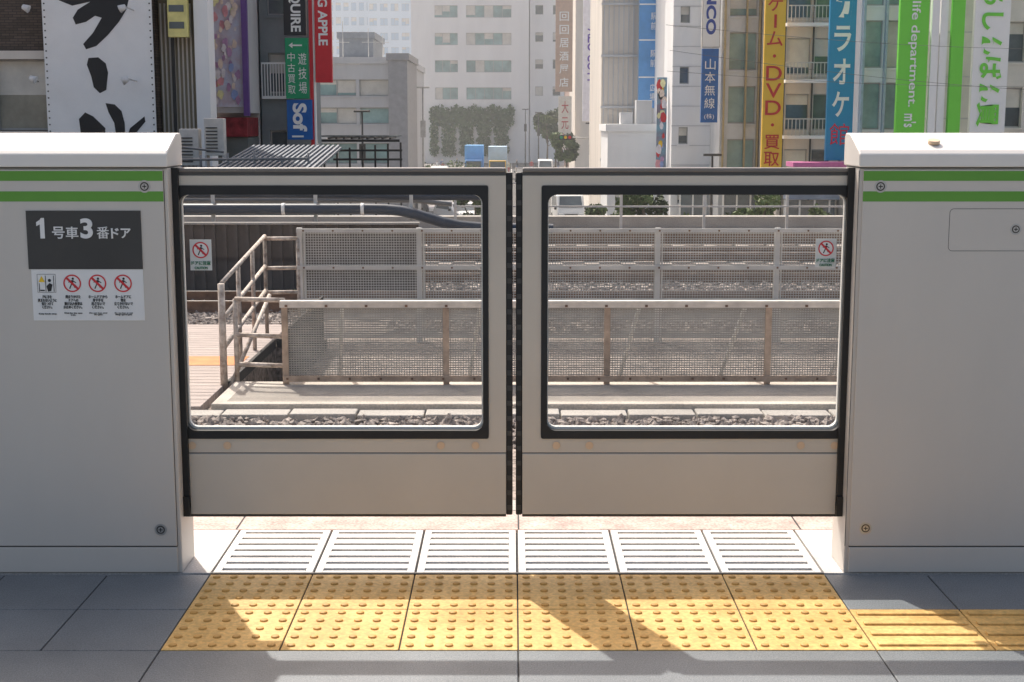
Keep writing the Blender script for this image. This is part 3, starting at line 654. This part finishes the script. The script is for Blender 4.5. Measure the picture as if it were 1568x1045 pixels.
def lamp(x,y,h,zb=-5,col=dgrey):
    e=empty('street_lamp'); tubes('pole',[((x,y,zb),(x,y,zb+h),.09,.05)],col,e); boxes('head',[(x-.45,x+.45,y-.15,y+.15,zb+h,zb+h+.12)],col,e,bevel=.03); boxes('panel',[(x-.18,x+.18,y-.12,y-.06,zb+h*.62,zb+h*.75)],col,e)
lamp(3.3,175,7.4); lamp(6.1,108,6.2); lamp(10.0,70,4.7); lamp(-8.3,78,6.9); lamp(-6.0,95,8.6,col=galv2); lamp(1.9,200,8)
tl=empty('traffic_light'); tubes('pole',[((5.6,100,-5),(5.6,100,.5),.08,.07),((5.6,100,.2),(3.9,100,.3),.05,.05)],galv2,tl,10); boxes('housing',[(3.3,4.3,99.85,100.05,.1,.45)],dgrey,tl,bevel=.03)
for i in range(3): poly('lens',circ(3.5+.3*i,.28,.11,14),99.84,(mat('l_g',(.02,.3,.15)),yel,red)[i],tl)
tyre=mat('tyre',(.02,.02,.02),.8)
def wheels(e,xs,ys,r=.32):
    tubes('wheels',[((x-.1,y,r),(x+.1,y,r),r,r) for x in xs for y in ys],tyre,e,18); tubes('hubs',[((x-.11,y,r),(x+.11,y,r),r*.55,r*.55) for x in xs for y in ys],steel,e,12)
def car(x,y,m,van=False,rot=0,name='car'):
    e=empty(name,(x,y,-4.99)); H=1.95 if van else 1.5
    prof=[(-2.1,.35),(-2.15,.75),(-1.9,.95),(-1.15,1.02),(-.55,H*.95),(-.2,H),(1.5,H),(2.0,1.1),(2.15,.95),(2.15,.35)] if not van else [(-2.1,.35),(-2.15,.8),(-1.95,1.1),(-1.4,H*.95),(-1.1,H),(2.0,H),(2.15,H*.8),(2.15,.35)]
    extrX('body',prof,-.84,.84,m,e,bevel=.07)
    if van: a,b=(-1.93,1.14),(-1.45,H*.93)
    else: a,b=(-1.12,1.06),(-.6,H*.93)
    dy=-.03
    mobj('windscreen',[(-.72,a[0]+dy,a[1]),(.72,a[0]+dy,a[1]),(.66,b[0]+dy,b[1]),(-.66,b[0]+dy,b[1])],[(0,1,2,3)],winm,e)
    for s in (-1,1): mobj('side_glass',[(s*.846,a[0]+.5,1.06),(s*.846,1.6,1.06),(s*.846,1.4,H*.9),(s*.846,a[0]+.75,H*.9)],[(0,1,2,3)],winm,e)
    boxes('headlamps',[(-.78,-.45,-2.17,-2.08,.62,.8),(.45,.78,-2.17,-2.08,.62,.8)],wt,e,bevel=.02); boxes('grille',[(-.4,.4,-2.17,-2.1,.5,.75)],dgrey,e); boxes('bumper',[(-.86,.86,-2.24,-2.12,.3,.47)],dgrey,e,bevel=.03); boxes('number_plate',[(-.17,.17,-2.26,-2.245,.36,.46)],wt,e)
    boxes('mirrors',[(-1.0,-.86,a[0]+.3,a[0]+.4,1.0,1.15),(.86,1.0,a[0]+.3,a[0]+.4,1.0,1.15)],dgrey,e)
    wheels(e,(-.78,.78),(-1.35,1.35)); e.rotation_euler=(0,0,math.radians(rot)); return e
def truck(x,y,cab,cargo,H=3.0):
    e=empty('delivery_truck',(x,y,-4.99))
    boxes('cab',[(-.95,.95,-3.0,-1.5,.45,2.1)],cab,e,bevel=.08); boxes('cargo_box',[(-1.05,1.05,-1.4,2.8,.8,H)],cargo,e,bevel=.04); boxes('chassis',[(-.5,.5,-2.9,2.7,.4,.78)],dgrey,e)
    boxes('windscreen',[(-.82,.82,-3.03,-2.98,1.25,1.95)],winm,e); boxes('bumper',[(-.95,.95,-3.1,-3.0,.4,.6)],wt,e); boxes('headlamps',[(-.85,-.55,-3.06,-3.0,.7,.9),(.55,.85,-3.06,-3.0,.7,.9)],wt,e)
    wheels(e,(-.82,.82),(-2.3,1.6),.42)
pw=mat('car_white',(.8,.8,.79),.25,.02); pb=mat('car_blue',(.05,.25,.6),.3,.05); py_=mat('car_yellow',(.8,.5,.08),.3); pk=mat('car_black',(.03,.03,.035),.2); psil=mat('car_silver',(.5,.51,.53),.25,metal=.5)
truck(-4.3,160,pb,mat('tarp_blue',(.12,.40,.74),.6,.15,1),3.7); truck(-1.6,158,py_,mat('tarp_pale',(.45,.63,.82),.6,.15,1),3.6)
car(3.5,88,pw,True,4); car(-3.3,86,pw,False,25); car(-5.0,93,psil,False,10); car(1.2,150,pk,False); car(3.9,165,pw,True); car(-7.2,140,psil,True); car(7.7,60,pw,False,80); car(10.3,57.5,psil,True,88)
def ped(x,y,top,bot,seed):
    rg=random.Random(seed); e=empty('pedestrian',(x,y,-4.86 if abs(x)>5.3 else -4.99))
    st_=.22
    P=[(0,0,.92),(0,0,1.2),(0,0,1.42),(0,0,1.5),(0,-.01,1.64),(-.18,0,1.4),(-.24,.05,1.12),(-.22,-.08,.88),(.18,0,1.4),(.24,-.06,1.12),(.22,-.16,.9),(-.09,0,.88),(-.1,-st_*.6,.48),(-.1,-st_,.06),(.09,0,.88),(.1,st_*.3,.48),(.1,st_,.08),(-.1,-st_-.14,.03),(.1,st_-.14,.03)]
    E=[(0,1),(1,2),(2,3),(3,4),(2,5),(5,6),(6,7),(2,8),(8,9),(9,10),(0,11),(11,12),(12,13),(0,14),(14,15),(15,16),(13,17),(16,18)]
    Rr=[.14,.14,.13,.055,.095,.07,.05,.035,.07,.05,.035,.1,.07,.045,.1,.07,.045,.035,.035]
    me=bpy.data.meshes.new('body'); me.from_pydata(P,E,[]); o=bpy.data.objects.new('body',me); C.objects.link(o); o.parent=e
    mo=o.modifiers.new('s','SKIN'); sv=me.skin_vertices[0].data if me.skin_vertices else None
    if sv is None:
        bpy.context.view_layer.objects.active=o; o.select_set(True); bpy.ops.mesh.customdata_skin_add(); sv=me.skin_vertices[0].data
    for i,r in enumerate(Rr): sv[i].radius=(r,r*.8,)
    sv[0].use_root=True
    o.modifiers.new('u','SUBSURF').levels=1
    m=bpy.data.materials.new('clothes'); m.use_nodes=True; nt=m.node_tree; b_=nt.nodes['Principled BSDF']; tc=nt.nodes.new('ShaderNodeTexCoord'); sp=nt.nodes.new('ShaderNodeSeparateXYZ'); cr=nt.nodes.new('ShaderNodeValToRGB'); cr.color_ramp.interpolation='CONSTANT'
    mp=nt.nodes.new('ShaderNodeMath'); mp.operation='DIVIDE'; mp.inputs[1].default_value=1.75
    nt.links.new(tc.outputs['Object'],sp.inputs[0]); nt.links.new(sp.outputs['Z'],mp.inputs[0]); nt.links.new(mp.outputs[0],cr.inputs[0]); nt.links.new(cr.outputs[0],b_.inputs['Base Color'])
    el=cr.color_ramp.elements; el[0].position=0; el[0].color=(.03,.03,.03,1); el[1].position=.05; el[1].color=bot+(1,)
    for p_,c_ in ((.53,top),(.84,(.5,.33,.25)),(.955,(.02,.015,.012))):
        q=el.new(p_); q.color=c_+(1,)
    me.materials.append(m)
    e.rotation_euler=(0,0,rg.uniform(0,6))
cs=[(.7,.7,.7),(.1,.15,.3),(.5,.1,.1),(.05,.05,.06),(.6,.55,.4)]
for i,(x,y) in enumerate(((-8.8,165),(-8.6,172),(-7.9,160),(-7.0,178),(5.7,150),(6.2,130),(6.9,120),(7.4,118),(5.6,170),(-6.3,120),(6.0,95),(7.2,92),(2.4,172),(.6,176),(-.4,168),(-8.7,130))): ped(x,y,cs[i%5],cs[(i+3)%5],i)
ow=empty('overhead_wires')
for i,(z0,z1,y) in enumerate(((3.2,2.0,36),(2.7,2.45,36.5),(3.9,3.3,37))):
    pts=[(4+t*.9,y,z0+(z1-z0)*t/16-.25*math.sin(math.pi*t/16)) for t in range(17)]
    pathtube('wire',pts,.005,mat('wire_grey',(.15,.15,.15),.6),ow)

# summer haze hanging over the street beyond the tracks
hm=bpy.data.materials.new('haze_air'); hm.use_nodes=True; nt=hm.node_tree
for n in list(nt.nodes): nt.nodes.remove(n)
o_=nt.nodes.new('ShaderNodeOutputMaterial'); vs_=nt.nodes.new('ShaderNodeVolumeScatter'); vs_.inputs['Color'].default_value=(.92,.97,1,1); vs_.inputs['Density'].default_value=.0011; vs_.inputs['Anisotropy'].default_value=.5
nt.links.new(vs_.outputs[0],o_.inputs['Volume'])
boxes('haze',[(-120,120,42,460,-5.3,60)],hm)

# ================================================================ LIGHT, CAMERA
d=Vector((.321,-.698,-1)).normalized()
sun=bpy.data.lights.new('sun','SUN'); sun.energy=5; sun.angle=math.radians(.5); sun.color=(1,.955,.89)
so=bpy.data.objects.new('sun',sun); C.objects.link(so); so.rotation_euler=d.to_track_quat('-Z','Y').to_euler()
w=bpy.data.worlds.new('World'); S.world=w; w.use_nodes=True; nt=w.node_tree
sk=nt.nodes.new('ShaderNodeTexSky'); sk.sky_type='NISHITA'; sk.sun_disc=False
sk.sun_elevation=math.radians(52.5); sk.sun_rotation=math.radians(-24.7); sk.dust_density=5; sk.air_density=1; sk.ozone_density=.8
vm=nt.nodes.new('ShaderNodeVectorMath'); vm.operation='MULTIPLY'; vm.inputs[1].default_value=(1.42,1.31,1.2)
nt.links.new(sk.outputs[0],vm.inputs[0])
nt.links.new(vm.outputs[0],nt.nodes['Background'].inputs[0]); nt.nodes['Background'].inputs[1].default_value=.15
cam=bpy.data.cameras.new('camera'); co=bpy.data.objects.new('camera',cam); C.objects.link(co); S.camera=co
cam.sensor_width=36; cam.lens=48.9; cam.clip_end=5000; cam.clip_start=.05
co.location=(0,0,1.43); co.rotation_euler=(math.radians(90-8.99),0,0)
